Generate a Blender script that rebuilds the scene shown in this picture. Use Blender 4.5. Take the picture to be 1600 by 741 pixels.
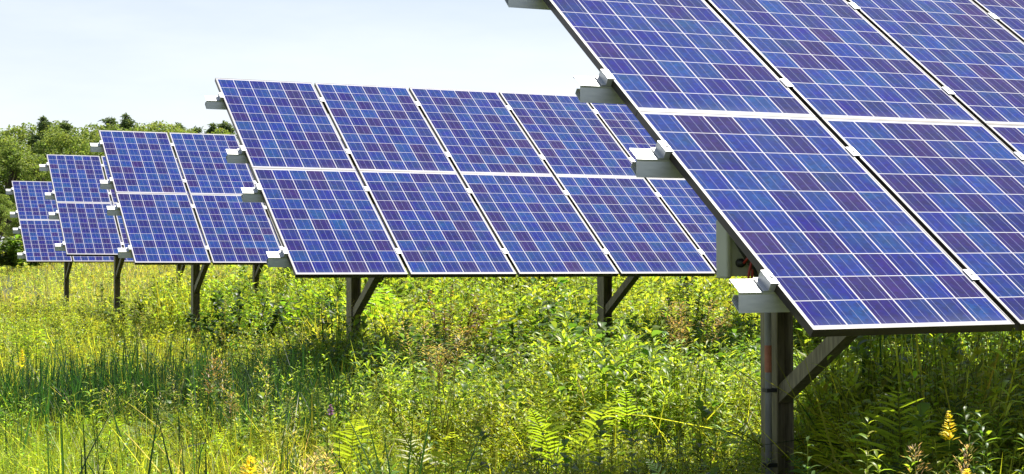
import bpy, math, random
import numpy as np
from mathutils import Vector, Matrix, Euler
R = math.radians
rng = np.random.default_rng(7)
random.seed(7)
S = bpy.context.scene
for o in list(bpy.data.objects): bpy.data.objects.remove(o)
COL = S.collection

# ------------------------------------------------------------------ camera
CAM_Z = 1.3
YAW = R(24.2167)
cam = bpy.data.objects.new('camera', bpy.data.cameras.new('camera')); COL.objects.link(cam)
cam.location = (0, 0, CAM_Z)
cam.rotation_euler = (R(90.8312), 0, -YAW)
cam.data.sensor_width = 36; cam.data.lens = 36*2520.2/1600
cam.data.clip_start = 0.05; cam.data.clip_end = 3000
cam.data.dof.use_dof = False
S.camera = cam

# ------------------------------------------------------------------ light
SUN_AZ, SUN_EL = R(22), R(62)          # azimuth counted from +x towards +y
sd = Vector((math.cos(SUN_AZ)*math.cos(SUN_EL), math.sin(SUN_AZ)*math.cos(SUN_EL), math.sin(SUN_EL)))
sun = bpy.data.objects.new('sun', bpy.data.lights.new('sun', 'SUN')); COL.objects.link(sun)
sun.data.energy = 5.0; sun.data.angle = R(0.53); sun.data.color = (1.0, 0.95, 0.86)
sun.rotation_euler = sd.to_track_quat('Z', 'Y').to_euler(); sun.location = sd*50
W = bpy.data.worlds.new('World'); S.world = W; W.use_nodes = True
nt = W.node_tree; nt.nodes.clear()
def N(nt, t, **k):
    n = nt.nodes.new(t)
    for a, b in k.items(): setattr(n, a, b)
    return n
sky = N(nt, 'ShaderNodeTexSky', sky_type='NISHITA'); sky.sun_disc = False
sky.sun_elevation = SUN_EL; sky.sun_rotation = R(90)-SUN_AZ
sky.air_density = 1.0; sky.dust_density = .7; sky.ozone_density = 1.2
tc = N(nt, 'ShaderNodeTexCoord'); mp = N(nt, 'ShaderNodeMapping'); mp.inputs['Scale'].default_value = (1.2, 1.2, 5.5)
nz = N(nt, 'ShaderNodeTexNoise'); nz.inputs['Scale'].default_value = 1.6; nz.inputs['Detail'].default_value = 7; nz.inputs['Roughness'].default_value = .55
rp = N(nt, 'ShaderNodeValToRGB'); rp.color_ramp.elements[0].position = .36; rp.color_ramp.elements[1].position = .72
rp.color_ramp.elements[0].color = (.42, .42, .42, 1); rp.color_ramp.elements[1].color = (.8, .8, .8, 1)
mx = N(nt, 'ShaderNodeMix', data_type='RGBA'); bg = N(nt, 'ShaderNodeBackground'); wo = N(nt, 'ShaderNodeOutputWorld')
mx.inputs['B'].default_value = (10.6, 11.0, 11.6, 1)
L = nt.links.new
L(tc.outputs['Generated'], mp.inputs[0]); L(mp.outputs[0], nz.inputs['Vector']); L(nz.outputs['Fac'], rp.inputs[0])
sxyz = N(nt, 'ShaderNodeSeparateXYZ'); L(tc.outputs['Generated'], sxyz.inputs[0])
el_ = N(nt, 'ShaderNodeMapRange'); el_.inputs[1].default_value = .02; el_.inputs[2].default_value = .55; el_.inputs[3].default_value = 1.25; el_.inputs[4].default_value = .04
L(sxyz.outputs[2], el_.inputs[0])
mm = N(nt, 'ShaderNodeMath', operation='MULTIPLY'); mm.use_clamp = True; L(rp.outputs[0], mm.inputs[0]); L(el_.outputs[0], mm.inputs[1])
L(mm.outputs[0], mx.inputs['Factor']); L(sky.outputs[0], mx.inputs['A']); L(mx.outputs['Result'], bg.inputs[0]); L(bg.outputs[0], wo.inputs[0])
bg.inputs[1].default_value = 0.060
S.view_settings.view_transform = 'Standard'; S.view_settings.look = 'None'
S.view_settings.exposure = 0.9; S.view_settings.gamma = 1.0; S.view_settings.use_curve_mapping = False
S.render.engine = 'CYCLES'
S.cycles.max_bounces = 6; S.cycles.transparent_max_bounces = 4; S.cycles.diffuse_bounces = 4; S.cycles.transmission_bounces = 4

# ------------------------------------------------------------------ helpers
def tag(o, label=None, cat=None, group=None, kind=None):
    if label: o['label'] = label
    if cat: o['category'] = cat
    if group: o['group'] = group
    if kind: o['kind'] = kind
    return o
def empty(name, loc=(0, 0, 0), rz=0):
    o = bpy.data.objects.new(name, None); COL.objects.link(o); o.location = loc; o.rotation_euler = (0, 0, rz)
    o.empty_display_size = .2
    return o
def link(name, me, parent=None):
    o = bpy.data.objects.new(name, me); COL.objects.link(o)
    if parent is not None: o.parent = parent
    return o
class MB:
    """collects boxes, tubes and polygons and becomes one mesh object"""
    def __init__(s): s.v = []; s.f = []; s.m = []
    def box(s, a, b, m=0, M=None):
        x0, y0, z0 = a; x1, y1, z1 = b; n = len(s.v)
        P = [(x0,y0,z0),(x1,y0,z0),(x1,y1,z0),(x0,y1,z0),(x0,y0,z1),(x1,y0,z1),(x1,y1,z1),(x0,y1,z1)]
        if M is not None: P = [tuple(M @ Vector(p)) for p in P]
        s.v += P
        mm = m if isinstance(m, (list, tuple)) else [m]*6
        for q, k in zip([(0,3,2,1),(4,5,6,7),(0,1,5,4),(1,2,6,5),(2,3,7,6),(3,0,4,7)], mm):
            s.f.append([n+i for i in q]); s.m.append(k)
    def poly(s, pts, m=0):
        n = len(s.v); s.v += [tuple(p) for p in pts]; s.f.append(list(range(n, n+len(pts)))); s.m.append(m)
    def tube(s, path, r, seg=10, m=0, cap=True):
        path = [Vector(p) for p in path]; n = len(s.v)
        rr = r if isinstance(r, (list, tuple)) else [r]*len(path)
        prev = None
        for i, p in enumerate(path):
            d = (path[min(i+1, len(path)-1)]-path[max(i-1, 0)]).normalized()
            a = d.orthogonal().normalized() if prev is None else (prev - d*prev.dot(d)).normalized()
            prev = a; b = d.cross(a)
            for k in range(seg):
                t = 2*math.pi*k/seg
                s.v.append(tuple(p+(a*math.cos(t)+b*math.sin(t))*rr[i]))
        for i in range(len(path)-1):
            for k in range(seg):
                k2 = (k+1) % seg
                s.f.append([n+i*seg+k, n+i*seg+k2, n+(i+1)*seg+k2, n+(i+1)*seg+k]); s.m.append(m)
        if cap:
            s.f.append([n+k for k in range(seg)][::-1]); s.m.append(m)
            s.f.append([n+(len(path)-1)*seg+k for k in range(seg)]); s.m.append(m)
    def extrude(s, prof, x0, x1, th=.003, m=0, closed=False):
        """sheet-metal profile (list of (y,z)) swept along x with a real thickness"""
        P = [Vector((p[0], p[1])) for p in prof]; K = len(P)
        off = []
        for i in range(K):
            if closed: a, b = P[i-1], P[(i+1) % K]
            else: a, b = P[max(i-1, 0)], P[min(i+1, K-1)]
            d1 = (P[i]-a).normalized() if (P[i]-a).length > 1e-9 else (b-P[i]).normalized()
            d2 = (b-P[i]).normalized() if (b-P[i]).length > 1e-9 else d1
            t = (d1+d2).normalized(); nrm = Vector((-t.y, t.x)); c = max(.45, nrm.dot(Vector((-d1.y, d1.x))))
            off.append(P[i]+nrm*th/c)
        n = len(s.v)
        for x in (x0, x1):
            for p in P: s.v.append((x, p.x, p.y))
            for p in off: s.v.append((x, p.x, p.y))
        rngk = range(K) if closed else range(K-1)
        for i in rngk:
            j = (i+1) % K
            s.f.append([n+i, n+j, n+2*K+j, n+2*K+i]); s.f.append([n+K+j, n+K+i, n+3*K+i, n+3*K+j])
            s.f.append([n+i, n+K+i, n+K+j, n+j]); s.f.append([n+2*K+i, n+2*K+j, n+3*K+j, n+3*K+i])
            s.m += [m]*4
        if not closed:
            s.f.append([n, n+2*K, n+3*K, n+K]); s.f.append([n+K-1, n+2*K-1, n+4*K-1, n+3*K-1]); s.m += [m]*2
    def mesh(s, name, mats, smooth=False, bevel=0):
        me = bpy.data.meshes.new(name); me.from_pydata(s.v, [], s.f)
        for k in (mats if isinstance(mats, (list, tuple)) else [mats]): me.materials.append(k)
        me.polygons.foreach_set('material_index', s.m)
        if smooth: me.polygons.foreach_set('use_smooth', [True]*len(s.f))
        me.update(); return me
    def build(s, name, mats, parent=None, smooth=False):
        return link(name, s.mesh(name, mats, smooth), parent)

# ------------------------------------------------------------------ materials
def mat(name):
    m = bpy.data.materials.new(name); m.use_nodes = True
    t = m.node_tree; b = t.nodes['Principled BSDF']; return m, t, b
def ramp(t, fac, c0, c1, p0=.3, p1=.7):
    r = N(t, 'ShaderNodeValToRGB'); e = r.color_ramp.elements
    e[0].position = p0; e[1].position = p1; e[0].color = (*c0, 1); e[1].color = (*c1, 1)
    t.links.new(fac, r.inputs[0]); return r
def noise_mat(name, c0, c1, scale=6, rough=.6, metal=0, detail=6, stretch=(1, 1, 1), bump=0, rvar=0, p0=.3, p1=.7):
    m, t, b = mat(name)
    tc = N(t, 'ShaderNodeTexCoord'); mp = N(t, 'ShaderNodeMapping'); mp.inputs['Scale'].default_value = stretch
    nz = N(t, 'ShaderNodeTexNoise'); nz.inputs['Scale'].default_value = scale; nz.inputs['Detail'].default_value = detail
    t.links.new(tc.outputs['Object'], mp.inputs[0]); t.links.new(mp.outputs[0], nz.inputs['Vector'])
    r = ramp(t, nz.outputs['Fac'], c0, c1, p0, p1); t.links.new(r.outputs[0], b.inputs['Base Color'])
    b.inputs['Roughness'].default_value = rough; b.inputs['Metallic'].default_value = metal
    if rvar:
        mr = N(t, 'ShaderNodeMapRange'); mr.inputs[3].default_value = rough-rvar; mr.inputs[4].default_value = rough+rvar
        t.links.new(nz.outputs['Fac'], mr.inputs[0]); t.links.new(mr.outputs[0], b.inputs['Roughness'])
    if bump:
        bp = N(t, 'ShaderNodeBump'); bp.inputs['Strength'].default_value = bump; bp.inputs['Distance'].default_value = .01
        t.links.new(nz.outputs['Fac'], bp.inputs['Height']); t.links.new(bp.outputs[0], b.inputs['Normal'])
    return m
galv = noise_mat('galvanized_steel', (.50, .52, .52), (.66, .67, .66), 14, .45, .35, stretch=(1, 4, 4), rvar=.1)
alu = noise_mat('aluminium', (.50, .51, .52), (.64, .64, .64), 22, .42, .5, rvar=.08)
lip = noise_mat('frame_lip', (.12, .115, .11), (.18, .175, .17), 9, .5, .1)
bronze = noise_mat('dark_frame_side', (.030, .024, .022), (.055, .045, .040), 8, .38, .3, stretch=(1, 1, 6))
post_m = noise_mat('weathered_post_steel', (.12, .105, .065), (.30, .27, .17), 9, .55, .25, stretch=(6, 6, .8), rvar=.12, bump=.1)
box_m = noise_mat('painted_enclosure', (.42, .44, .37), (.52, .53, .46), 5, .45)
black_m = noise_mat('black_rubber', (.012, .012, .013), (.03, .03, .03), 20, .5)
red_m = noise_mat('red_cable', (.30, .02, .015), (.42, .04, .03), 20, .45)
pvc = noise_mat('grey_conduit', (.20, .20, .21), (.32, .32, .32), 10, .5, stretch=(4, 4, .6))
orange_m = noise_mat('orange_label', (.30, .10, .05), (.42, .15, .08), 40, .5)
back_m = noise_mat('panel_backsheet', (.70, .70, .70), (.78, .78, .78), 4, .5)
bark = noise_mat('bark', (.06, .045, .03), (.13, .10, .07), 12, .85, stretch=(3, 3, .6), bump=.3)

def cell_material():
    m, t, b = mat('solar_cells')
    Lk = t.links.new
    uv = N(t, 'ShaderNodeUVMap'); uv.uv_map = 'UVMap'
    sp = N(t, 'ShaderNodeSeparateXYZ'); Lk(uv.outputs[0], sp.inputs[0])
    def M(op, a, b_=None, c=None):
        n = N(t, 'ShaderNodeMath', operation=op)
        for i, v in enumerate((a, b_, c)):
            if v is None: continue
            if isinstance(v, (int, float)): n.inputs[i].default_value = v
            else: Lk(v, n.inputs[i])
        return n.outputs[0]
    px, py = (0.985-.030)/6, (1.658-.050)/10
    cu = M('DIVIDE', M('SUBTRACT', sp.outputs[0], .015), px); cv = M('DIVIDE', M('SUBTRACT', sp.outputs[1], .025), py)
    fu, fv = M('FRACT', cu), M('FRACT', cv)
    iu, iv = M('FLOOR', cu), M('FLOOR', cv)
    g = .0028
    au = M('ABSOLUTE', M('SUBTRACT', fu, .5)); av = M('ABSOLUTE', M('SUBTRACT', fv, .5))
    inu = M('LESS_THAN', au, .5-g*1.25/px); inv = M('LESS_THAN', av, .5-g*.85/py)
    # inside the 6x10 field
    fld = M('MULTIPLY', M('LESS_THAN', M('ABSOLUTE', M('SUBTRACT', cu, 3)), 3), M('LESS_THAN', M('ABSOLUTE', M('SUBTRACT', cv, 5)), 5))
    cell = M('MULTIPLY', M('MULTIPLY', inu, inv), fld)
    # three busbars
    f3 = M('MULTIPLY', fu, 3.0)
    bb = M('LESS_THAN', M('ABSOLUTE', M('SUBTRACT', M('FRACT', f3), .5)), .0012/px*3)
    # per cell random
    oi = N(t, 'ShaderNodeObjectInfo')
    cx = N(t, 'ShaderNodeCombineXYZ'); Lk(iu, cx.inputs[0]); Lk(iv, cx.inputs[1]); Lk(M('MULTIPLY', oi.outputs['Random'], 977.0), cx.inputs[2])
    wn = N(t, 'ShaderNodeTexWhiteNoise', noise_dimensions='3D'); Lk(cx.outputs[0], wn.inputs['Vector'])
    rc = N(t, 'ShaderNodeValToRGB'); e = rc.color_ramp.elements
    e[0].position = 0; e[0].color = (.022, .012, .108, 1)
    e[1].position = 1; e[1].color = (.002, .036, .225, 1)
    for p_, c_ in ((.17, (.013, .009, .118)), (.36, (.006, .012, .145)), (.65, (.001, .018, .190)), (.88, (.002, .026, .200))):
        k = rc.color_ramp.elements.new(p_); k.color = (*c_, 1)
    Lk(wn.outputs['Value'], rc.inputs[0])
    # crystal grain
    cmb = N(t, 'ShaderNodeVectorMath', operation='ADD'); Lk(uv.outputs[0], cmb.inputs[0]); Lk(cx.outputs[0], cmb.inputs[1])
    vo = N(t, 'ShaderNodeTexVoronoi'); vo.inputs['Scale'].default_value = 60; Lk(cmb.outputs[0], vo.inputs['Vector'])
    sepc = N(t, 'ShaderNodeSeparateColor'); Lk(vo.outputs['Color'], sepc.inputs[0])
    nz = N(t, 'ShaderNodeTexNoise'); nz.inputs['Scale'].default_value = 7; nz.inputs['Detail'].default_value = 2; Lk(cmb.outputs[0], nz.inputs['Vector'])
    hs = N(t, 'ShaderNodeHueSaturation'); hs.inputs['Saturation'].default_value = 1.06; Lk(rc.outputs[0], hs.inputs['Color'])
    Lk(M('ADD', .54, M('ADD', M('MULTIPLY', sepc.outputs[0], .42), M('MULTIPLY', nz.outputs['Fac'], .30))), hs.inputs['Value'])
    Lk(M('ADD', .460, M('MULTIPLY', nz.outputs['Fac'], .07)), hs.inputs['Hue'])
    m1 = N(t, 'ShaderNodeMix', data_type='RGBA'); Lk(bb, m1.inputs['Factor']); Lk(hs.outputs[0], m1.inputs['A']); m1.inputs['B'].default_value = (.17, .19, .34, 1)
    m2 = N(t, 'ShaderNodeMix', data_type='RGBA'); Lk(cell, m2.inputs['Factor']); m2.inputs['A'].default_value = (.54, .53, .57, 1); Lk(m1.outputs['Result'], m2.inputs['B'])
    # thin uneven dust film
    tc2 = N(t, 'ShaderNodeTexCoord'); dn = N(t, 'ShaderNodeTexNoise'); dn.inputs['Scale'].default_value = 2.2; dn.inputs['Detail'].default_value = 8
    Lk(tc2.outputs['Object'], dn.inputs['Vector'])
    m3 = N(t, 'ShaderNodeMix', data_type='RGBA'); edge = N(t, 'ShaderNodeMapRange'); edge.inputs[1].default_value = .0; edge.inputs[2].default_value = .09; edge.inputs[3].default_value = .20; edge.inputs[4].default_value = .052
    Lk(sp.outputs[1], edge.inputs[0]); Lk(M('MULTIPLY', dn.outputs['Fac'], edge.outputs[0]), m3.inputs['Factor']); Lk(m2.outputs['Result'], m3.inputs['A']); m3.inputs['B'].default_value = (.55, .53, .50, 1)
    Lk(m3.outputs['Result'], b.inputs['Base Color'])
    b.inputs['Roughness'].default_value = .7; b.inputs['Specular IOR Level'].default_value = .02
    b.inputs['Coat Weight'].default_value = .22; b.inputs['Coat Roughness'].default_value = .025; b.inputs['Coat IOR'].default_value = 1.40
    return m
cell_m = cell_material()

def leaf_material(name, trans=.5, rough=.40, spec=.38, tmul=(2.1, 2.05, .8)):
    m, t, b = mat(name); Lk = t.links.new
    at = N(t, 'ShaderNodeAttribute'); at.attribute_name = 'col'
    tc = N(t, 'ShaderNodeTexCoord'); nz = N(t, 'ShaderNodeTexNoise'); nz.inputs['Scale'].default_value = 1.3; nz.inputs['Detail'].default_value = 5
    Lk(tc.outputs['Object'], nz.inputs['Vector'])
    hs = N(t, 'ShaderNodeHueSaturation'); Lk(at.outputs['Color'], hs.inputs['Color'])
    mr = N(t, 'ShaderNodeMapRange'); mr.inputs[1].default_value = .3; mr.inputs[2].default_value = .7; mr.inputs[3].default_value = .484; mr.inputs[4].default_value = .512
    Lk(nz.outputs['Fac'], mr.inputs[0]); Lk(mr.outputs[0], hs.inputs['Hue'])
    Lk(hs.outputs[0], b.inputs['Base Color']); b.inputs['Roughness'].default_value = rough; b.inputs['Specular IOR Level'].default_value = spec
    vm = N(t, 'ShaderNodeVectorMath', operation='MULTIPLY'); vm.inputs[1].default_value = tmul; Lk(hs.outputs[0], vm.inputs[0])
    tr = N(t, 'ShaderNodeBsdfTranslucent'); Lk(vm.outputs[0], tr.inputs['Color'])
    ms = N(t, 'ShaderNodeMixShader'); ms.inputs[0].default_value = trans
    Lk(b.outputs[0], ms.inputs[1]); Lk(tr.outputs[0], ms.inputs[2]); Lk(ms.outputs[0], t.nodes['Material Output'].inputs[0])
    return m
leaf_m = leaf_material('meadow_leaf')
tree_m = leaf_material('tree_leaf', .42, .55, .2, (1.5, 1.5, .9))

# ------------------------------------------------------------------ ground
def ground_z(x, y):
    d = np.hypot(x, y)
    t = np.clip((d-30)/95, 0, 1); t = t*t*(3-2*t)
    return 1.75*t + .05*np.sin(x*.31+1.3)*np.cos(y*.27) * np.clip(d/12, 0, 1)
def make_ground():
    rs = np.concatenate([np.linspace(0, 30, 61)[1:], np.geomspace(30.6, 900, 110)]); A = 180
    th = np.linspace(0, 2*np.pi, A, endpoint=False)
    X = (rs[:, None]*np.cos(th)).ravel(); Y = (rs[:, None]*np.sin(th)).ravel()
    Vv = np.column_stack([X, Y, ground_z(X, Y)])
    Vv = np.vstack([Vv, [0, 0, float(ground_z(0., 0.))]])
    F = []
    for i in range(len(rs)-1):
        for k in range(A):
            k2 = (k+1) % A; F.append((i*A+k, (i+1)*A+k, (i+1)*A+k2, i*A+k2))
    c = len(Vv)-1
    for k in range(A): F.append((c, k, (k+1) % A))
    me = bpy.data.meshes.new('ground'); me.from_pydata(Vv.tolist(), [], F); me.update()
    me.polygons.foreach_set('use_smooth', [True]*len(F))
    me.materials.append(noise_mat('meadow_soil', (.03, .035, .012), (.06, .075, .02), .8, .9, detail=10, bump=.4))
    o = link('ground', me); o['kind'] = 'structure'
make_ground()

# ------------------------------------------------------------------ solar arrays
PW, PH, GX, GY = .985, 1.658, .030, .004
TILT = R(34.996)
TM = Matrix.Rotation(TILT, 4, 'X')
def panel_mesh():
    b = MB(); i = .0055
    b.box((i, i, -.0075), (PW-i, PH-i, -.0016), [1, 0, 1, 1, 1, 1])
    me = b.mesh('solar_panel', [cell_m, back_m])
    uvl = me.uv_layers.new(name='UVMap')
    for p in me.polygons:
        for li in p.loop_indices:
            co = me.vertices[me.loops[li].vertex_index].co; uvl.data[li].uv = (co.x, co.y)
    return me
def frame_mesh():
    b = MB(); w = .0060; D = -.036
    # order of box faces: bottom, top, -y, +x, +y, -x
    for a, c in (((0, 0, D), (w, PH, 0)), ((PW-w, 0, D), (PW, PH, 0)), ((w+.0002, 0, D), (PW-w-.0002, w, 0)), ((w+.0002, PH-w, D), (PW-w-.0002, PH, 0))):
        b.box(a, c, [1, 0, 1, 1, 1, 1])
    for a, c in (((w,   .0063, D), (w+.022, PH-  .0063, D+.0025)), ((PW-w-.022,   .0063, D), (PW-w, PH-  .0063, D+.0025))):
        b.box(a, c, 1)
    return b.mesh('panel_frame', [lip, bronze])
def jbox_mesh():
    b = MB(); b.box((PW/2-.06, PH-.22, -.032), (PW/2+.06, PH-.10, -.0078)); return b.mesh('junction_box', black_m)
PANEL, FRAME, JBOX = panel_mesh(), frame_mesh(), jbox_mesh()
RV = (.34, 1.335, 1.99, 2.97)
def rail_mesh(L_):
    b = MB(); s, c = math.sin(TILT), math.cos(TILT)
    # profile in slope space (v, n): world vertical is (s, c), world back is (c, -s)
    def w(v0, n0, back, up): return (v0+back*c+up*s, n0-back*s+up*c)
    n0 = -.0375
    top = [(-.045, n0-.012), (-.045, n0), (.045, n0), (.045, n0-.010)]
    b.extrude(top[::-1], -.16, L_+.16, .003)
    f = (-.040, n0-.0045)
    tri = [w(*f, 0, 0), w(*f, 0, -.080), w(*f, .055, -.032), w(*f, .038, -.010)]
    b.extrude(tri, -.16, L_+.16, .003)
    # dark slot along the flange
    return b.mesh('rail', galv)
def clamp_mesh(end):
    b = MB()
    if end:
        b.box((-.030, -.045, -.0345), (-.0015, .045, .0005), 0)
        b.box((-.030, -.045, .0008), (.009, .045, .0055), 0)
        b.box((-.010, -.006, .0056), (.002, .006, .0105), 1)
        b.box((-.052, -.045, -.0345), (-.0302, .045, -.0305), 0)
    else:
        b.box((-GX/2-.006, -.036, .0008), (GX/2+.006, .036, .0060), 0)
        b.box((-.0055, -.03, -.0345), (.0055, .03, .0005), 0)
        b.box((-.006, -.006, .0062), (.006, .006, .0110), 1)
    return b.mesh('clamp', [alu, galv])
CL_END, CL_MID = clamp_mesh(True), clamp_mesh(False)
def hpile(h, top_z):
    """H section, web facing the viewer side, flanges left and right"""
    b = MB(); w, d, t = .048, .070, .0065
    b.box((-w, -d, -.5), (-w+t, d, h), 0); b.box((w-t, -d, -.5), (w, d, h), 0)
    b.box((-w+t+.0002, -t/2, -.5), (w-t-.0002, t/2, h-.002), 0)
    return b
YP = 1.5
rails_cache = {}
def build_array(o, n_cols, posts, yaw, slope, label, gz):
    root = empty('solar_array', (o[0], o[1], gz)); root.rotation_euler = (0, -R(slope), R(yaw))
    tag(root, label, 'solar array', 'rows of solar panels in the meadow')
    z0 = o[2]+CAM_Z-gz
    T = Matrix.Translation((0, 0, z0)) @ TM
    for c in range(n_cols):
        for r in range(2):
            p = link('solar_panel', PANEL, root); p.matrix_local = T @ Matrix.Translation((c*(PW+GX), r*(PH+GY), 0))
            link('panel_frame', FRAME, p)
            link('junction_box', JBOX, p)
    Lr = n_cols*(PW+GX)-GX
    if n_cols not in rails_cache: rails_cache[n_cols] = rail_mesh(Lr)
    for v in RV:
        q = link('rail', rails_cache[n_cols], root); q.matrix_local = T @ Matrix.Translation((0, v, 0))
        for c in range(n_cols+1):
            if c == 0: k = link('clamp', CL_END, root); k.matrix_local = T @ Matrix.Translation((0, v, 0))
            elif c == n_cols: k = link('clamp', CL_END, root); k.matrix_local = T @ Matrix.Translation((Lr, v, 0)) @ Matrix.Diagonal((-1, 1, 1, 1))
            else: k = link('clamp', CL_MID, root); k.matrix_local = T @ Matrix.Translation((c*(PW+GX)-GX/2, v, 0))
    for u in posts:
        ph = z0+YP*math.tan(TILT)-.30
        pb = hpile(ph, 0).build('post', post_m, root); pb.location = (u, YP, 0)
        # inclined beam the rails rest on
        b = MB(); b.box((-.03, .29, -.190), (.03, 3.2, -.185), 0); b.box((-.03, .29, -.125), (.03, 3.2, -.120), 0); b.box((-.0025, .29, -.1848), (.0025, 3.2, -.1252), 0)
        k = b.build('support_beam', post_m, root); k.matrix_local = T @ Matrix.Translation((u, 0, 0))
        # brace: open channel from the post up to the beam
        A = Vector((0, YP-.04, z0-.40)); B = Vector((0, .56, z0+.17))
        d = (B-A); Ld = d.length; d.normalize(); up = Vector((1, 0, 0)).cross(d)
        if up.z < 0: up = -up
        M = Matrix((( 1, d.x, up.x, 0), (0, d.y, up.y, 0), (0, d.z, up.z, 0), (0, 0, 0, 1)))
        M.translation = A
        b = MB(); b.box((-.035, 0, -.036), (-.030, Ld, .036), 0, M); b.box((-.0298, 0, .031), (.032, Ld, .036), 0, M); b.box((-.0298, 0, -.036), (.032, Ld, -.031), 0, M)
        b.tube([M @ Vector((-.040, .05, 0)), M @ Vector((.040, .05, 0))], .009, 6)
        k = b.build('brace', post_m, root); k.location = (u, 0, 0)
    return root, z0
ORG = [(3.5727, 5.1335, -.2637), (3.8313, 12.8584, -.1152), (4.0773, 20.8634, -.0278), (4.4334, 28.7213, .1057), (4.8426, 36.9203, -.0196)]
YW = [.4535, .3077, -.0871, -.6412, -.0329]; SLP = [.2968, -.0377, -.0708, -.2081, -.0094]
def post_u(k, px):
    a = YAW+math.atan((px-800)/2520.2); y = ORG[k][1]+YP
    return y*math.tan(a)-ORG[k][0]
ucol = [post_u(0, 1219), post_u(1, 554), post_u(2, 305), post_u(3, 181), post_u(4, 104)]
b2 = post_u(1, 947)-ucol[1]
LAB = ['nearest solar array, large blue panels at upper right, grey box and conduit on its post',
       'second solar array from the camera, mid picture, wide blue panels above leafy weeds',
       'third solar array from the camera, partly behind the second, two panel columns showing',
       'fourth solar array from the camera, small panels between the third array and the farthest one',
       'farthest and smallest solar array at the left in front of the tree line']
roots = []
for k in range(5):
    n = (8, 10, 11, 11, 11)[k]
    sp = 2.62 if k != 1 else b2
    posts = [ucol[k]+j*sp for j in range(int((n*1.015-ucol[k]-.3)/sp)+1)]
    gz = float(ground_z(ORG[k][0]+1, ORG[k][1]+1.5))
    roots.append(build_array(ORG[k], n, posts, YW[k], SLP[k], LAB[k], gz))

# combiner box, conduit and cables on the nearest array's first post
root, z0 = roots[0]
u = ucol[0]
bx0, by0, bz0 = u-.45, YP-.30, z0+.19
BD, BH = .075, .25
b = MB(); b.box((bx0, by0, bz0), (bx0+.36, by0+BD, bz0+BH)); 
for i in range(3): b.box((bx0+.08, by0-.004, bz0+.05+i*.012), (bx0+.24, by0-.0005, bz0+.053+i*.012))
box = b.build('combiner_box', box_m, root)
mod = box.modifiers.new('b', 'BEVEL'); mod.width = .008; mod.segments = 3
b = MB(); b.box((bx0-.028, by0-.012, bz0-.012), (bx0-.001, by0+BD+.012, bz0+BH+.012)); ld = b.build('lid', box_m, box)
mod = ld.modifiers.new('b', 'BEVEL'); mod.width = .010; mod.segments = 3
for i, gx_ in enumerate((.045, .135)):
    b = MB(); g0 = Vector((bx0+gx_, by0-.001, bz0+.06))
    b.tube([g0, g0+Vector((0, -.018, 0)), g0+Vector((0, -.019, 0)), g0+Vector((0, -.036, 0))], [.021, .021, .015, .015], 12); b.build('cable_gland', black_m, box, True)
def cable(pts, r, m):
    P = [Vector(p) for p in pts]; out = []
    for i in range(len(P)-1):
        p0, p1, p2, p3 = P[max(i-1, 0)], P[i], P[i+1], P[min(i+2, len(P)-1)]
        for s in range(8):
            t = s/8
            out.append(.5*((2*p1)+(-p0+p2)*t+(2*p0-5*p1+4*p2-p3)*t*t+(-p0+3*p1-3*p2+p3)*t**3))
    out.append(P[-1]); b = MB(); b.tube(out, r, 8, 0); b.build('cable', m, root, True)
g = Vector((bx0+.045, by0-.04, bz0+.06)); g2 = Vector((bx0+.135, by0-.04, bz0+.06))
cable([(bx0+.000, by0-.02, bz0+.27), (bx0+.004, by0-.035, bz0+.17), (bx0+.045, by0-.05, bz0+.09), (bx0+.09, by0-.06, bz0+.02), (bx0+.12, by0-.05, bz0-.05)], .010, black_m)
cable([(bx0+.010, by0-.02, bz0+.27), (bx0+.016, by0-.045, bz0+.16), (bx0+.06, by0-.06, bz0+.08), (bx0+.105, by0-.06, bz0-.02)], .008, black_m)
cable([g2, g2+Vector((0, -.03, .005)), (bx0+.09, by0-.06, bz0+.09), (bx0+.065, by0-.07, bz0+.06), (bx0+.055, by0-.06, bz0-.02), (bx0+.08, by0-.05, bz0-.07)], .006, red_m)
cable([g, g+Vector((0, -.03, .02)), (bx0+.07, by0-.065, bz0+.10), (bx0+.078, by0-.06, bz0+.02), (bx0+.07, by0-.05, bz0-.06)], .006, red_m)
b = MB(); b.box((bx0-.005, by0+.02, bz0+BH+.002), (bx0+.03, by0+.06, bz0+.40)); b.build('bracket', post_m, box)
cxp, cyp = u-.084, YP-.05
b = MB(); b.tube([(cxp, cyp, -.3), (cxp, cyp, bz0-.03), (cxp-.02, cyp, bz0+.02)], .0165, 14); cd = b.build('conduit', pvc, root, True)
for zz in (.305, .665):
    b = MB(); b.box((cxp-.021, cyp-.021, zz), (cxp+.036, cyp+.021, zz+.018)); b.build('strap', black_m, cd)
b = MB(); b.tube([(cxp, cyp, .76), (cxp, cyp, .89)], .0173, 14, 0, False); b.build('warning_label', orange_m, cd, True)

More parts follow.
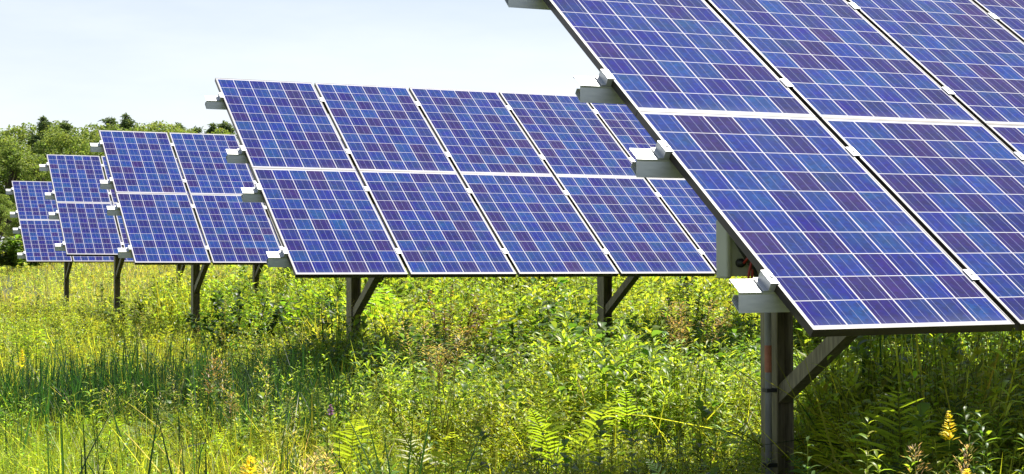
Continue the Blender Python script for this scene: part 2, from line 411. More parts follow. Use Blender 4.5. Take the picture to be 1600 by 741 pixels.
# ------------------------------------------------------------------ plant toolkit (numpy)
def nrm(a): return a/np.maximum(np.linalg.norm(a, axis=-1, keepdims=True), 1e-9)
def ribbon(base, d, up, L_, W_, prof, droop, fold=0., col=None):
    """N curved, tapering leaves. returns verts, quads, colours"""
    n = len(base); K = len(prof); t = np.linspace(0, 1, K)
    prof = np.asarray(prof)
    side = nrm(np.cross(d, up)); up2 = np.cross(side, d)
    P = base[:, None, :]+d[:, None, :]*(L_[:, None]*t)[..., None]
    P[:, :, 2] -= (droop*L_)[:, None]*t**2
    off = side[:, None, :]*(W_[:, None]*prof*.5)[..., None]
    lift = up2[:, None, :]*(W_[:, None]*prof*.5*fold)[..., None]
    if fold:
        V = np.stack([P-off+lift, P, P+off+lift], 2); C_ = 3
    else:
        V = np.stack([P-off, P+off], 2); C_ = 2
    V = V.reshape(-1, 3)
    i0 = (np.arange(n)*K*C_)[:, None, None]+(np.arange(K-1)*C_)[None, :, None]+np.arange(C_-1)[None, None, :]
    Q = np.stack([i0, i0+1, i0+1+C_, i0+C_], -1).reshape(-1, 4)
    Cc = np.repeat(col, K*C_, axis=0)
    return V, Q, Cc
def join(parts):
    V, Q, C_ = [], [], []; n = 0
    for v, q, c in parts:
        V.append(v); Q.append(q+n); C_.append(c); n += len(v)
    return np.vstack(V), np.vstack(Q), np.vstack(C_)
def jit(c, n, r, amt=.22, hue=.12):
    c = np.asarray(c)[None]*np.exp(r.normal(0, amt, (n, 1)))
    return np.clip(c*(1+r.normal(0, hue, (n, 3))*[1, .4, .6]), .004, .8)
G_GRASS, G_FERN, G_WEED, G_BROAD, G_DRY = (.290, .325, .046), (.260, .335, .036), (.210, .280, .036), (.092, .160, .028), (.42, .38, .20)
G_SHADEGR = (.020, .055, .020)  # blade green darkened to paint in the second array's shade
BL = [1, .95, .8, .5, .04]; LF = [.12, .85, 1, .62, .04]; LF2 = [.15, 1, .05]
def t_grass(r, n, H, w, colr=G_GRASS, spread=.09, seg=BL, dry=.05, tilt=.42):
    base = np.column_stack([r.normal(0, spread, n), r.normal(0, spread, n), np.zeros(n)])
    a = r.uniform(0, 2*np.pi, n); tl = np.abs(r.normal(0, tilt, n))+.03
    d = nrm(np.column_stack([np.cos(a)*tl, np.sin(a)*tl, np.ones(n)]))
    up = np.column_stack([np.cos(a+r.normal(0, .6, n)), np.sin(a), np.full(n, .1)])
    c = jit(colr, n, r, .38); k = r.random(n) < dry; c[k] = jit(G_DRY, k.sum(), r)
    L_ = H*r.uniform(.5, 1.15, n)*(1+.3*tl**2); dr = r.uniform(0, .75, n)**1.3
    return ribbon(base, d, up, L_, w*r.uniform(.6, 1.2, n), seg, dr, 0, c)
def stemrib(p, q, w, c, r):
    """crossed ribbons as a thin stem from p to q arrays"""
    d = q-p; L_ = np.linalg.norm(d, axis=1); d = d/L_[:, None]; n = len(p)
    o = []
    for k in range(2):
        a = np.zeros((n, 3)); a[:, k] = 1.; a += .013
        o.append(ribbon(p, d, a, L_, np.full(n, w), [1, .6], np.zeros(n), 0, np.repeat(c[None], n, 0) if c.ndim == 1 else c))
    return join(o)
def t_weed(r, H, nl=34, ll=.085, lw=.017, colr=G_WEED, prof=LF2, droop=.35, top=False):
    lean = r.normal(0, .10, 2); z = np.sort(r.uniform(.12, 1., nl))
    base = np.column_stack([lean[0]*z*H+0*z, lean[1]*z*H, z*H]); a = np.arange(nl)*2.4+r.normal(0, .3, nl)
    el = .25+.55*z+r.normal(0, .15, nl)
    d = nrm(np.column_stack([np.cos(a)*np.cos(el), np.sin(a)*np.cos(el), np.sin(el)]))
    up = np.tile([0, 0, 1.], (nl, 1))+r.normal(0, .15, (nl, 3))
    sz = (1.15-.55*z)*r.uniform(.75, 1.2, nl)
    c = jit(colr, nl, r, .15); c *= (.85+.45*z)[:, None]  # top light put into the colour: leaves lighten up the stem
    p = [ribbon(base, d, up, ll*sz, lw*sz**.5, prof, np.full(nl, droop), .25, c)]
    p.append(stemrib(np.array([[0, 0, 0.]]), np.array([[lean[0]*H, lean[1]*H, H]]), .006, np.array([.09, .12, .03]), r))
    return join(p)
def t_bushy(r, H, ns=4, nl=26, ll=.13, lw=.022, colr=G_WEED, prof=LF2):
    o = []
    for i in range(ns):
        V, Q, C_ = t_weed(r, H*r.uniform(.6, 1.05), nl, ll*r.uniform(.8, 1.2), lw*r.uniform(.8, 1.2), np.asarray(colr)*np.exp(r.normal(0, .18)), prof, r.uniform(.2, .6))
        a = r.uniform(0, 6.28); k = r.uniform(.05, .38); V = V.copy(); z = V[:, 2].copy()
        V[:, 0] += math.cos(a)*(.05+k*z); V[:, 1] += math.sin(a)*(.05+k*z); V[:, 2] -= k*k*z*.5
        o.append((V, Q, C_))
    return join(o)
def t_frond(r, base, az, el, L_, npn, colr, pl=.30, prof=LF2):
    t = np.linspace(.16, .985, npn); dr = r.uniform(.22, .42)
    hor = np.array([math.cos(az), math.sin(az), 0]); d0 = hor*math.cos(el)+np.array([0, 0, math.sin(el)])
    P = base+d0*(L_*t)[:, None]; P[:, 2] -= dr*L_*t**2
    tan = nrm(d0[None]-np.array([0, 0, 1.])*(2*dr*t)[:, None])
    side = nrm(np.cross(tan, [0, 0, 1.])); up = np.cross(side, tan)
    env = np.minimum(1, (t-.05)/.18)*(1-t)**.75*1.25+.03
    o = []; c1 = jit(colr, 1, r, .15)
    for s in (-1, 1):
        d = nrm(side*s+tan*.55+up*.12+r.normal(0, .09, (npn, 3)))
        o.append(ribbon(P, d, up, L_*pl*env, L_*.80/npn*.44*(.45+.55*env), prof, r.uniform(.05, .4, npn), .25, c1*np.exp(r.normal(0, .22, (npn, 1)))))
    tt = np.linspace(0, 1, 5); Q = base+d0*(L_*tt)[:, None]; Q[:, 2] -= dr*L_*tt**2
    o.append(stemrib(Q[:-1], Q[1:], .006, np.array([.12, .14, .04]), r))
    return join(o)
def t_fern(r, H, nf=7, npn=12, colr=G_FERN, prof=LF2):
    o = []
    for i in range(nf):
        az = r.uniform(0, 6.28); el = r.uniform(.75, 1.3)
        o.append(t_frond(r, np.array([r.normal(0, .04), r.normal(0, .04), 0]), az, el, H*r.uniform(1.1, 1.6), npn, colr, r.uniform(.26, .34), prof))
    return join(o)
def t_panicle(r, H, colr=G_DRY, n=60):
    lean = r.normal(0, .12, 2)
    top = np.array([lean[0]*H, lean[1]*H, H]); t = r.uniform(.74, 1., n)
    a = r.uniform(0, 6.28, n); base = t[:, None]*top
    d = nrm(np.column_stack([np.cos(a), np.sin(a), r.uniform(.2, 1.2, n)]))
    c = jit(colr, n, r, .2)
    o = [ribbon(base+d*(r.uniform(.0, .06, n)*(1.2-t)*3)[:, None], d, np.tile([.1, .2, 1.], (n, 1)), r.uniform(.012, .03, n), np.full(n, .005), [.3, 1, .2], np.full(n, .1), 0, c)]
    tt = np.linspace(0, 1, 4)[:, None]*top
    o.append(stemrib(tt[:-1], tt[1:], .004, np.array([.2, .2, .07]), r))
    return join(o)
def make_mesh(name, V, Q, C_, m):
    me = bpy.data.meshes.new(name); n, q = len(V), len(Q)
    me.vertices.add(n); me.vertices.foreach_set('co', V.astype(np.float32).ravel())
    me.loops.add(q*4); me.loops.foreach_set('vertex_index', Q.astype(np.int32).ravel())
    me.polygons.add(q); me.polygons.foreach_set('loop_start', np.arange(0, q*4, 4, dtype=np.int32)); me.polygons.foreach_set('loop_total', np.full(q, 4, dtype=np.int32))
    at = me.color_attributes.new('col', 'FLOAT_COLOR', 'POINT')
    at.data.foreach_set('color', np.column_stack([C_, np.ones(n)]).astype(np.float32).ravel())
    me.update(calc_edges=True); me.materials.append(m); return me
def scatter(templates, X, Y, Z, rot, scl, hs, tint, r):
    which = r.integers(0, len(templates), len(X)); o = []
    for k, (V, Q, C_) in enumerate(templates):
        ix = np.where(which == k)[0]
        if not len(ix): continue
        c, s = np.cos(rot[ix]), np.sin(rot[ix]); v = V[None]*np.stack([scl[ix], scl[ix], scl[ix]*hs[ix]], 1)[:, None, :]
        x = v[..., 0]*c[:, None]-v[..., 1]*s[:, None]+X[ix][:, None]; y = v[..., 0]*s[:, None]+v[..., 1]*c[:, None]+Y[ix][:, None]
        z = v[..., 2]+Z[ix][:, None]
        vv = np.stack([x, y, z], -1).reshape(-1, 3)
        qq = (Q[None]+(np.arange(len(ix))*len(V))[:, None, None]).reshape(-1, 4)
        cc = (C_[None]*tint[ix][:, None, :]).reshape(-1, 3)
        o.append((vv, qq, cc))
    return join(o)
FW = np.array([math.sin(YAW), math.cos(YAW)]); RT = np.array([math.cos(YAW), -math.sin(YAW)])
def sector(n, d0, d1, half, r, bias=1.0):
    u_ = r.random(n); d = np.sqrt(d0**2+(d1**2-d0**2)*u_**bias); l = r.uniform(-1, 1, n)*(d*half+.8)
    P = d[:, None]*FW+l[:, None]*RT
    return P[:, 0], P[:, 1], d, l
def vn(x, y, s, ph=0):
    return .5+.25*(np.sin(x/s*2.1+ph)+np.sin(y/s*1.7+ph*2+1)*1.0)*.8+.2*np.sin((x+y)/s*3.3+ph*3)*np.cos((x-y)/s*2.9+ph)*.8
def HMAP(x, y, d, l):
    h = (.36+.16*vn(x, y, 1.7, 3))*np.where(d < 8.6, .92, 1.12); p = l/np.maximum(d, 1)
    tall = np.clip((p+.14)/.05, 0, 1)*np.clip((d-16)/1.5, 0, 1)+np.clip((p+.235)/.02, 0, 1)*np.clip((d-23.5)/1, 0, 1)*np.clip((37-d)/2, 0, 1)*.95
    h = h*np.where(p > -.13, .72+.62*vn(x, y, .95, 4), .82+.36*vn(x, y, 1.2, 4))
    right = np.clip((p-np.where(d < 7.9, .225, .18))/.02, 0, 1)*np.clip((d-6.2)/.8, 0, 1)*np.clip((11.5-d)/2, 0, 1)
    mid = np.clip((p+.0)/.05, 0, 1)*np.clip((.16-p)/.02, 0, 1)*np.clip((d-8.6)/1, 0, 1)*np.clip((13-d)/2, 0, 1)
    low = np.clip((.225-p)/.02, 0, 1)*np.clip((p-.12)/.02, 0, 1)*np.clip((8.0-d)/.3, 0, 1)
    return h*(1+np.clip(tall, 0, 1)*.95)*(1+1.15*right+.35*mid)*np.where(d < 5.7, .62, 1)*(1-.42*low)
def zone(x, y, d, l):
    """share of broad-leaved plants: low at the left, high at the right and in the band behind"""
    p = l/np.maximum(d, 1)
    f = 1/(1+np.exp(-(p+.07)*18))
    return np.clip(.30+.62*f+.35*(vn(x, y, 2.3, 1)-.5), .04, .95)
def stuff(name, label, V, Q, C_, cat):
    o = link(name, make_mesh(name, V, Q, C_, leaf_m)); tag(o, label, cat, kind='stuff'); return o

rr = np.random.default_rng(11)
# templates: near, middle and far detail
g_near = [t_grass(rr, 26, 1., .013, spread=.13, dry=.06, tilt=r_) for r_ in (.3, .35, .4, .45, .5, .55, .6, .7, .8, .5)]
l_near = [t_bushy(rr, .6, 6, 16, .075, .034, prof=[.3, 1, .8, .1]) for _ in range(6)]
g_mid = [t_grass(rr, 16, 1., .020, spread=.13, seg=[1, .8, .04]) for _ in range(8)]
g_far = [t_grass(rr, 14, 1., .045, spread=.32, seg=[1, .8, .04]) for _ in range(8)]
d_near = [t_grass(rr, 15, 1., .017, G_SHADEGR, .07, dry=.02, tilt=.5) for _ in range(6)]
w_near = [t_bushy(rr, 1., 5, 28, .14, .030, prof=[.15, .95, .8, .05]) for _ in range(6)]+[t_bushy(rr, 1., 4, 34, .085, .03, prof=[.2, 1, .8, .1]) for _ in range(4)]+[t_bushy(rr, 1., 4, 24, .22, .024, prof=[.3, 1, .7, .05]) for _ in range(4)]
w_mid = [t_bushy(rr, 1., 4, 17, .15, .05) for _ in range(10)]
w_far = [t_weed(rr, 1., 16, .34, .13) for _ in range(6)]
f_near = [t_fern(rr, .62, 6, 19, prof=[.5, 1, .7, .05]) for _ in range(8)]
f_mid = [t_fern(rr, .8, 5, 9) for _ in range(6)]
b_near = [t_weed(rr, 1., 22, .24, .085, G_BROAD, prof=[.1, .8, 1, .6, .03], droop=.5) for _ in range(6)]
p_near = [t_panicle(rr, 1.) for _ in range(6)]
def lay(n, d0, d1, half, kind, bias=1.0, hmul=1., r=rr, need=None):
    x, y, d, l = sector(n, d0, d1, half, r, bias)
    z = zone(x, y, d, l)
    keep = r.random(n) < (z if kind == 'leafy' else (1-z*.85) if kind == 'grass' else (np.clip(z*1.2, 0, 1)) if kind == 'fern' else np.ones(n))
    if need is not None: keep &= need(x, y, d, l, r)
    x, y, d, l = x[keep], y[keep], d[keep], l[keep]; m = len(x)
    h = HMAP(x, y, d, l)*r.uniform(.6, 1.15, m)*hmul
    if kind in ('leafy', 'fern'): h = h*(.72+.55*vn(x, y, 1.3, 9))
    tint = np.exp(r.normal(0, .14, (m, 1)))*(1+np.stack([.25*(vn(x, y, 3.1, 5)-.5), .1*(vn(x, y, 2., 7)-.5), 0*x], 1))
    return x, y, ground_z(x, y)-.01, r.uniform(0, 6.28, m), h, np.ones(m), tint, r
parts = [scatter(g_near, *lay(6500, 3.2, 14, .42, 'grass')), scatter(g_near, *lay(3500, 3.2, 14, .42, 'all', hmul=.7)), scatter(l_near, *lay(3200, 4, 15, .42, 'all', hmul=1.1)),
         scatter(g_mid, *lay(9000, 14, 32, .42, 'grass', hmul=1.05)), scatter(g_mid, *lay(3000, 14, 32, .42, 'all', hmul=.7))]
stuff('meadow_grass', 'fine yellow green meadow grass between and below the solar arrays', *join(parts), 'grass')
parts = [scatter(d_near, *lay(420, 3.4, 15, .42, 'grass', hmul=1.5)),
         scatter(d_near, *lay(5600, 9.6, 13.6, .42, 'all', hmul=1.35, need=lambda x, y, d, l, q: (l/d > -.31+.02*np.sin(d*3)) & (l/d < -.09) & (np.abs(d-11.6-.5*np.sin(l*1.7)) < 1.1+.4*np.sin(l*3.1))))]  # near-black tufts packed along the band, standing in for cast shade
stuff('sedge', 'broad bladed sedge above the finer grass, darkened and massed to paint a shade band', *join(parts), 'grass')
parts = [scatter(f_near, *lay(2800, 3.2, 14, .42, 'fern', hmul=1.0)), scatter(f_mid, *lay(1800, 14, 26, .42, 'fern', hmul=.95))]
stuff('ferns', 'yellow green fern fronds covering the right side of the meadow', *join(parts), 'ferns')
parts = [scatter(w_near, *lay(3400, 3.2, 14, .42, 'leafy', hmul=.95)), scatter(w_mid, *lay(6500, 14, 34, .42, 'all', hmul=1.05))]
parts.append(scatter(b_near, *lay(900, 3.4, 18, .42, 'leafy', hmul=.95)))
mound = lambda x, y, d, l, q: (l/d > -.16) & (l/d < .17) & (vn(x, y, 1.15, 12) > .52)
parts.append(scatter(w_near, *lay(6500, 8.3, 16, .42, 'all', hmul=1.12, need=mound)))
parts.append(scatter(b_near, *lay(2200, 9.5, 17, .42, 'all', hmul=1.05, need=mound)))
right_only = lambda x, y, d, l, q: (l/d > np.where(d < 7.9, .215, .165)) & (d > 5.9)
parts.append(scatter(w_near, *lay(5200, 5.9, 11.5, .42, 'all', hmul=.8, need=right_only)))
stuff('leafy_weeds', 'leafy green weeds crowding the ground under the solar panels', *join(parts), 'weeds')
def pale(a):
    a = list(a); a[6] = a[6]*np.array([1.22, 1.08, 1.6]); return a  # lighter far tint paints in backlit and specular highlights
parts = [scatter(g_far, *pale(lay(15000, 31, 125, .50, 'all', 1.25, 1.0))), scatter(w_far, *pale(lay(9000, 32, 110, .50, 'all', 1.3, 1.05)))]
stuff('distant_meadow', 'yellow green meadow running back to the tree line, tinted pale for backlit highlights', *join(parts), 'meadow')
parts = [scatter(p_near, *lay(220, 4.5, 20, .42, 'grass', hmul=1.5))]
stuff('seed_heads', 'thin tan seed heads of grass standing through the meadow', *join(parts), 'grass')

# ------------------------------------------------------------------ single plants one can point to
def gpos(px, d):
    l = (px-800)/2520.2*d; p = d*FW+l*RT; return float(p[0]), float(p[1])
def plant_root(name, px, ytop, d, label, cat, group=None):
    x, y = gpos(px, d); gz = float(ground_z(x, y)); H = CAM_Z-(ytop-407)/2520.2*d-gz
    o = empty(name, (x, y, gz), 0); tag(o, label, cat, group); return o, H
def mpart(name, data, root): return link(name, make_mesh(name, *data, leaf_m), root)
def shrub(px, ytop, d, label, wid=.5, colr=G_BROAD, ll=.09, lw=.04, n=16, seed=0):
    r = np.random.default_rng(1000+seed); o, H = plant_root('shrub', px, ytop, d, label, 'shrub')
    lv, st = [], []
    for i in range(n):
        a = r.uniform(0, 6.28); rad = wid*math.sqrt(r.random()); b0 = np.array([.25*rad*math.cos(a), .25*rad*math.sin(a), 0]); tp = np.array([rad*math.cos(a), rad*math.sin(a), H*r.uniform(.65, 1.0)*(1-.25*(rad/wid)**2)])
        nl = 44; t = r.uniform(.25, 1, nl); base = b0+(tp-b0)*t[:, None]; al = r.uniform(0, 6.28, nl); el = r.uniform(0, 1., nl)
        dd = np.column_stack([np.cos(al)*np.cos(el), np.sin(al)*np.cos(el), np.sin(el)])
        up = np.tile([0, 0, 1.], (nl, 1))+r.normal(0, .2, (nl, 3)); s = r.uniform(.6, 1.15, nl)
        lv.append(ribbon(base, dd, up, ll*s, lw*s, LF, np.full(nl, .4), .2, jit(colr, nl, r, .2)))
        st.append(stemrib(b0[None], tp[None], .007, np.array([.12, .08, .04]), r))
    mpart('foliage', join(lv), o); mpart('stem', join(st), o); return o
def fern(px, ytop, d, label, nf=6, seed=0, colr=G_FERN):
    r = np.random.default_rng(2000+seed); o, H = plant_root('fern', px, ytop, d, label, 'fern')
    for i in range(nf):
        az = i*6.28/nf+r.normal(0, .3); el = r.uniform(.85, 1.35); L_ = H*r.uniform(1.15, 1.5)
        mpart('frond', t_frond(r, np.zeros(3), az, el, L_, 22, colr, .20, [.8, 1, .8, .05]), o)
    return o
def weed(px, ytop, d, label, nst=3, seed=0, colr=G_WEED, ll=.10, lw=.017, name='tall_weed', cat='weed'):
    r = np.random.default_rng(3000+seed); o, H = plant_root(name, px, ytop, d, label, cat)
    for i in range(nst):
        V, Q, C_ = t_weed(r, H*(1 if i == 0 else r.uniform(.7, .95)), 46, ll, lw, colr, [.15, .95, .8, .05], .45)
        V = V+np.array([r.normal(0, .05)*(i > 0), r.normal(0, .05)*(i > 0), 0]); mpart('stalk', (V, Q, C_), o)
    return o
def flower_spike(px, ytop, d, label, colr, nfl=70, fh=.14, seed=0, wdt=.018, name='flower_spike'):
    r = np.random.default_rng(4000+seed); o, H = plant_root(name, px, ytop, d, label, 'flower')
    V = t_weed(r, H*.86, 18, .07, .014, G_WEED, [.15, 1, .7, .05], .4); mpart('stalk', V, o)
    z = r.uniform(0, 1, nfl); a = r.uniform(0, 6.28, nfl); rad = wdt*(1.15-z)
    base = np.column_stack([np.cos(a)*rad*.4, np.sin(a)*rad*.4, H-fh+z*fh]); dd = nrm(np.column_stack([np.cos(a), np.sin(a), .5+0*a]))
    lean = 0
    mpart('blossom', ribbon(base, dd, np.tile([0, 0, 1.], (nfl, 1)), rad+.004, np.full(nfl, .011), [.4, 1, .8, .3], np.full(nfl, .1), .1, jit(colr, nfl, r, .12, .05)), o)
    mpart('tip', stemrib(np.array([[0, 0, H*.8]]), np.array([[0, 0, H]]), .005, np.array([.12, .16, .04]), r), o)
    return o
def seedgrass(px, ytop, d, label, n=3, colr=G_DRY, seed=0, wide=1.):
    r = np.random.default_rng(5000+seed); o, H = plant_root('seeding_grass', px, ytop, d, label, 'grass')
    for i in range(n):
        V, Q, C_ = t_panicle(r, H*(1 if i == 0 else r.uniform(.75, .98)), colr, 130); V = V*np.array([wide, wide, 1])+np.array([r.normal(0, .04)*(i > 0), r.normal(0, .04)*(i > 0), 0])
        mpart('seed_head', (V, Q, C_), o)
    return o
def bladeclump(px, ytop, d, label, n=14, seed=0, w=.012, colr=G_SHADEGR):
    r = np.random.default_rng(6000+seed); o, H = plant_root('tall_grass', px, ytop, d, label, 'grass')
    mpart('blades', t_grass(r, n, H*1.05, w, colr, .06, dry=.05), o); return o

shrub(845, 432, 13.6, 'leafy shrub with large dark leaves under the second array, left of its thin background post', .60, G_BROAD, .11, .05, 22, 1)
shrub(905, 445, 12.4, 'pale yellow green shrub just left of the right post of the second array', .42, (.13, .19, .04), .10, .035, 16, 2)
shrub(800, 500, 11.4, 'low pale shrub with dry twigs in the middle of the meadow', .38, (.15, .18, .06), .08, .028, 14, 3)
shrub(965, 470, 12.6, 'pointed leaf shrub standing right in front of the right post of the second array', .22, (.12, .19, .03), .13, .034, 8, 4)
shrub(1075, 440, 17.5, 'round green bush seen below the gap between the first and second arrays', .7, (.10, .16, .03), .09, .035, 22, 5)
shrub(375, 440, 19, 'small dark green bush nearest to the brace of the third array', .65, (.045, .095, .02), .12, .05, 22, 6)
shrub(498, 430, 19.5, 'tall dark weeds bush left of the second array\'s left post', .6, (.05, .10, .02), .12, .035, 22, 7)
shrub(205, 455, 25, 'bush with pale leaves at the foot of the fourth array\'s post', .6, (.12, .16, .04), .11, .05, 18, 8)
shrub(283, 412, 34, 'tall weeds bush behind the left post of the third array', .8, (.13, .19, .035), .13, .05, 24, 14)
shrub(402, 419, 26.5, 'leafy bush right of the third array post, below its second panel column', .8, (.10, .17, .03), .12, .05, 26, 15)
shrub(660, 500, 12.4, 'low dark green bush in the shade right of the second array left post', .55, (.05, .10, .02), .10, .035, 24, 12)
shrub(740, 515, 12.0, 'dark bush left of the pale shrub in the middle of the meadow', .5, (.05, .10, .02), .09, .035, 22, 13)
shrub(15, 360, 70, 'rounded yellow green bush at the left edge of the tree line', 2.2, (.13, .19, .04), .34, .2, 44, 9)
shrub(700, 436, 17, 'reddish tipped shrub under the second array between its two posts', .7, (.17, .14, .05), .09, .03, 22, 10)
fern(705, 622, 7.6, 'bright fern with long fronds in the middle foreground', 6, 1)
fern(545, 592, 9.2, 'small bright fern below the left post of the second array', 3, 2)
fern(880, 578, 8.8, 'yellow green fern left of the shade under the nearest array', 4, 3)
fern(985, 566, 9.5, 'tall pale fern in sun behind the nearest shade', 5, 4)
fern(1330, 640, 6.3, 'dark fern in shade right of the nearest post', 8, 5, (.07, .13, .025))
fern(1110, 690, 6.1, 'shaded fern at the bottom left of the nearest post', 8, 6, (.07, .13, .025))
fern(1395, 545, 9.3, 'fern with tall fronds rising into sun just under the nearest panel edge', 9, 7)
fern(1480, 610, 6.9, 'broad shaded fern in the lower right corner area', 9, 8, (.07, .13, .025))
weed(590, 545, 8.6, 'tall leafy stalk standing alone below the second array', 2, 1, ll=.12)
weed(1345, 655, 5.6, 'narrow leaved shaded stalks at the bottom edge right of the post', 5, 2)
weed(165, 560, 7.5, 'slender leafy stalk in the left foreground grass', 2, 3)
weed(390, 480, 13, 'light green clump of tall weeds between the third and second arrays', 8, 4, (.13, .2, .03), .12, .02)
weed(650, 575, 8.4, 'pair of narrow leaved stalks beside the bright foreground fern', 3, 5)
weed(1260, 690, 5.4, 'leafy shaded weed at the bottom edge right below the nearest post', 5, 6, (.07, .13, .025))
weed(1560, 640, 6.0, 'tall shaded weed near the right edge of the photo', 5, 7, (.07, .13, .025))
Y, PU = (.72, .60, .03), (.34, .18, .50)
flower_spike(392, 712, 5.7, 'yellow flower cluster at the bottom edge left of centre', Y, 90, .10, 1, .04)
flower_spike(1482, 642, 6.1, 'yellow flower spike glowing in the shade at lower right', Y, 80, .11, 2, .026)
flower_spike(35, 545, 10.5, 'yellow flower spike near the left edge of the photo', Y, 60, .12, 3, .022)
flower_spike(262, 418, 30, 'tiny yellow flower beside the post of the third array', Y, 50, .2, 4, .05)
flower_spike(517, 632, 7.4, 'purple flower in the foreground grass', PU, 60, .05, 5, .014)
flower_spike(1510, 733, 5.3, 'low yellow flower at the bottom edge at lower right', Y, 60, .06, 6, .03)
seedgrass(1463, 698, 5.4, 'tan seed head at the bottom edge in the lower right shade', 2, (.42, .30, .20), 1, .8)
seedgrass(690, 500, 9.6, 'airy tan seed heads in front of the dark shade in the centre', 7, (.32, .26, .14), 2, 1.6)
seedgrass(355, 562, 8.7, 'reddish brown seed heads left of the second array post in the shade band', 2, (.22, .17, .09), 3)
seedgrass(300, 560, 9.0, 'drooping reddish seed head at left of centre', 1, (.26, .16, .09), 4, 1.1)
seedgrass(1060, 470, 13.5, 'dry brown seed heads between the second array and the nearest post', 9, (.30, .22, .12), 5, 1.8)
seedgrass(480, 700, 5.6, 'pale bent seed heads at the bottom edge left of centre', 5, (.45, .36, .2), 6)
bladeclump(110, 560, 7.2, 'long arching blades in the left foreground', 20, 1, .012)
bladeclump(330, 660, 5.4, 'dark broad blades at the bottom left', 18, 2, .014)
bladeclump(210, 610, 6.4, 'single clump of dark blades pointing right in the left foreground', 12, 3, .013)
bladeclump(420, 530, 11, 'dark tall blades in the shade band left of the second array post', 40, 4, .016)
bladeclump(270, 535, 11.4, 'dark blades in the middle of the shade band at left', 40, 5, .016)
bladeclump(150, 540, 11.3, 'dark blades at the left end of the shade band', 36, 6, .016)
bladeclump(1440, 560, 8.0, 'arching dark blades right of the nearest brace', 24, 7, .013)
bladeclump(640, 650, 6.1, 'upright dark blades at the bottom centre', 18, 8, .012)

# ------------------------------------------------------------------ trees
def tree_data(kind, r):
    H = 1.0
    tr = MB(); lv = []
    if kind == 'pine':
        tr.tube([(0, 0, -.05), (.01, 0, .5), (0, .01, .97)], [.020, .013, .003], 7)
        for i in range(64):
            z = .28+.70*(i/63)**.9+r.normal(0, .01); rad = .20*(1-min(1, (z-.28)/.715))**.75+.012
            a = r.uniform(0, 6.28); rl = rad*r.uniform(.35, 1.25); e = np.array([math.cos(a)*rl, math.sin(a)*rl, z+rl*r.uniform(.05, .5)])
            tr.tube([(0, 0, z-.01), tuple(e)], [.005, .001], 4, 0, False)
            n = 90; t = r.uniform(.3, 1.08, n)**.8; c = np.array([0, 0, z])+(e-[0, 0, z])*t[:, None]+r.normal(0, 1, (n, 3))*[.011, .011, .009]
            lv.append((c, n))
        cols = [(.105, .160, .060), (.145, .200, .075)]
        sz = .016
    else:
        lean = r.normal(0, .02, 2)
        tr.tube([(0, 0, -.05), (lean[0], lean[1], .25), (lean[0]*2, lean[1]*2, .6)], [.024, .017, .006], 8)
        nb = 26
        wd = r.uniform(.24, .33)
        for i in range(nb):
            a = r.uniform(0, 6.28); zz = r.uniform(.20, .95); prof = math.sin(math.pi*min(1, (zz-.08)/.92)**.75)**.65
            rl = wd*prof*r.uniform(.35, 1.05); e = np.array([math.cos(a)*rl, math.sin(a)*rl, zz])
            tr.tube([(lean[0], lean[1], max(.15, zz-.28)), tuple(e*[.5, .5, 1]-[0, 0, .06]), tuple(e)], [.009, .005, .001], 5, 0, False)
            cr = r.uniform(.055, .105); n = int(330*(cr/.08)**2)
            v = nrm(r.normal(0, 1, (n, 3)))*[1, 1, .8]; v *= (cr*r.uniform(.35, 1.05, n)**.5)[:, None]
            lv.append((e+v, n))
        cols = [(.165, .235, .055), (.240, .310, .075)]
        sz = .017
    V, Q, C_ = [], [], []
    o = []
    for c, n in lv:
        d = nrm(r.normal(0, 1, (n, 3))*[1, 1, .6]); up = nrm(r.normal(0, 1, (n, 3))+[0, 0, .6])
        cc = np.asarray(cols[0])+(np.asarray(cols[1])-cols[0])*r.random()
        cl = jit(cc, n, r, .22, .08)
        if kind == 'pine': o.append(ribbon(c, d, up, np.full(n, sz*1.5), np.full(n, sz*.42), [1, .9, .2], np.full(n, .1), 0, cl))
        else: o.append(ribbon(c, d, up, sz*r.uniform(.7, 1.3, n), sz*.75*r.uniform(.7, 1.3, n), [.25, 1, .15], np.full(n, .2), 0, cl))
    crown = make_mesh('crown', *join(o), tree_m); trunk = tr.mesh('trunk', bark, True)
    return crown, trunk
tr_ = np.random.default_rng(5)
KB = [tree_data('broad', tr_) for _ in range(6)]; KP = [tree_data('pine', tr_) for _ in range(3)]
def tree(px, ytop, d, kind, k, label, group=None, wide=1.):
    x, y = gpos(px, d); gz = float(ground_z(x, y)); H = CAM_Z-(ytop-407)/2520.2*d-gz
    cr, tk = (KP if kind == 'pine' else KB)[k]
    o = empty('pine_tree' if kind == 'pine' else 'broadleaf_tree', (x, y, gz-.1), tr_.uniform(0, 6.28))
    o.scale = (H*wide, H*wide, H); tag(o, label, 'tree', group)
    link('crown', cr, o); link('trunk', tk, o); return o
FR = [  # front rank at the visible left: px, top y, distance, variant, widening, label
    (-35, 205, 92, 0, 1.15, 'broad green tree cut by the left edge of the photo'),
    (22, 212, 88, 1, 1.1, 'green tree above the farthest array\'s top left corner'),
    (62, 240, 84, 2, 1.1, 'lower leafy tree just left of the fourth array\'s upper corner'),
    (100, 205, 92, 3, 1.1, 'rounded tree above the left half of the fourth array'),
    (143, 222, 87, 4, 1.1, 'tree beside the top left corner of the third array'),
    (185, 200, 96, 5, 1.1, 'tree above the first column of the third array'),
    (232, 198, 97, 0, 1.1, 'yellow green tree above the top edge of the third array'),
    (282, 199, 99, 1, 1.1, 'tree above the second column of the third array'),
    (-5, 300, 80, 4, 1.3, 'low dark tree beside the farthest array at the left edge'),
    (40, 310, 79, 5, 1.3, 'low tree directly behind the farthest array\'s left end'),
    (108, 300, 81, 0, 1.4, 'low tree hidden mostly behind the fourth array'),
]
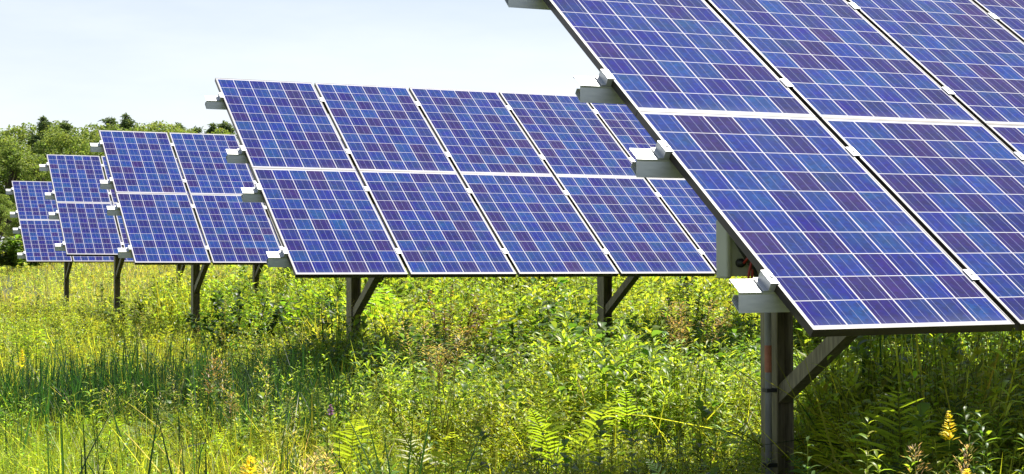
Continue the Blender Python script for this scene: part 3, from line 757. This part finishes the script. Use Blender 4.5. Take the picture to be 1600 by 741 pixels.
for px, yt, d, k, wd, lb in FR: tree(px, yt, d, 'broad', k, lb, 'broadleaf trees of the far tree line', wd)
BK = [(8, 196, 110, 3, 'tall broadleaf crown at the far left of the skyline'), (45, 190, 112, 4, 'highest broadleaf crown above the farthest array'), (95, 190, 112, 2, 'broadleaf crown between two dark pine tops on the left skyline'),
      (150, 196, 112, 0, 'broadleaf crown in the dip of the skyline left of the third array'), (245, 188, 112, 3, 'light green rounded crown right of the twin pines'), (20, 206, 104, 5, 'low round crown filling the skyline at the far left'), (72, 199, 104, 0, 'light crown in front of the dark narrow pine'), (122, 197, 104, 4, 'crown rising right of the second dark pine'), (178, 194, 104, 2, 'crown at the foot of the twin pines'), (220, 193, 106, 5, 'crown right of the tallest dark pine'), (300, 200, 106, 3, 'crown below the thin pine top'), (340, 200, 106, 1, 'crown at the right end of the visible skyline'),
      (265, 194, 114, 1, 'light crown on the skyline above the third array\'s second column')]
for px, yt, d, k, lb in BK: tree(px, yt, d, 'broad', k, lb, 'broadleaf trees of the far tree line', 1.0)
PN = [(68, 182, 108, 0, 'dark narrow pine top on the left skyline'), (98, 188, 108, 1, 'second dark pine top right of the narrow one'), (172, 181, 108, 2, 'spiky left one of the twin dark pines above the third array'),
      (196, 178, 106, 0, 'tallest rounded dark pine above the third array'), (280, 192, 118, 1, 'small dark pine right of the light rounded crown'), (307, 196, 120, 2, 'thin pine top between the third and second arrays'),
      (330, 193, 120, 0, 'sparse pine top just left of the second array'), (350, 189, 116, 1, 'dark pine touching the top left corner edge of the second array')]
for px, yt, d, k, lb in PN: tree(px, yt, d, 'pine', k, lb, 'dark pines of the far tree line', 1.15)
for i in range(30):      # the same wood going on behind the arrays
    px = 330+i*62+tr_.uniform(-14, 14)
    tree(px, tr_.uniform(206, 232), tr_.uniform(92, 118), 'broad', i % 6, 'broadleaf tree of the far wood, mostly hidden behind the solar arrays', 'broadleaf trees hidden behind the solar arrays', 1.15)
for i in range(9):
    px = -95-i*66
    tree(px, tr_.uniform(196, 215), tr_.uniform(92, 110), 'broad', (i*2+1) % 6, 'broadleaf tree of the wood beyond the left edge of the photo', 'trees beyond the left edge', 1.15)
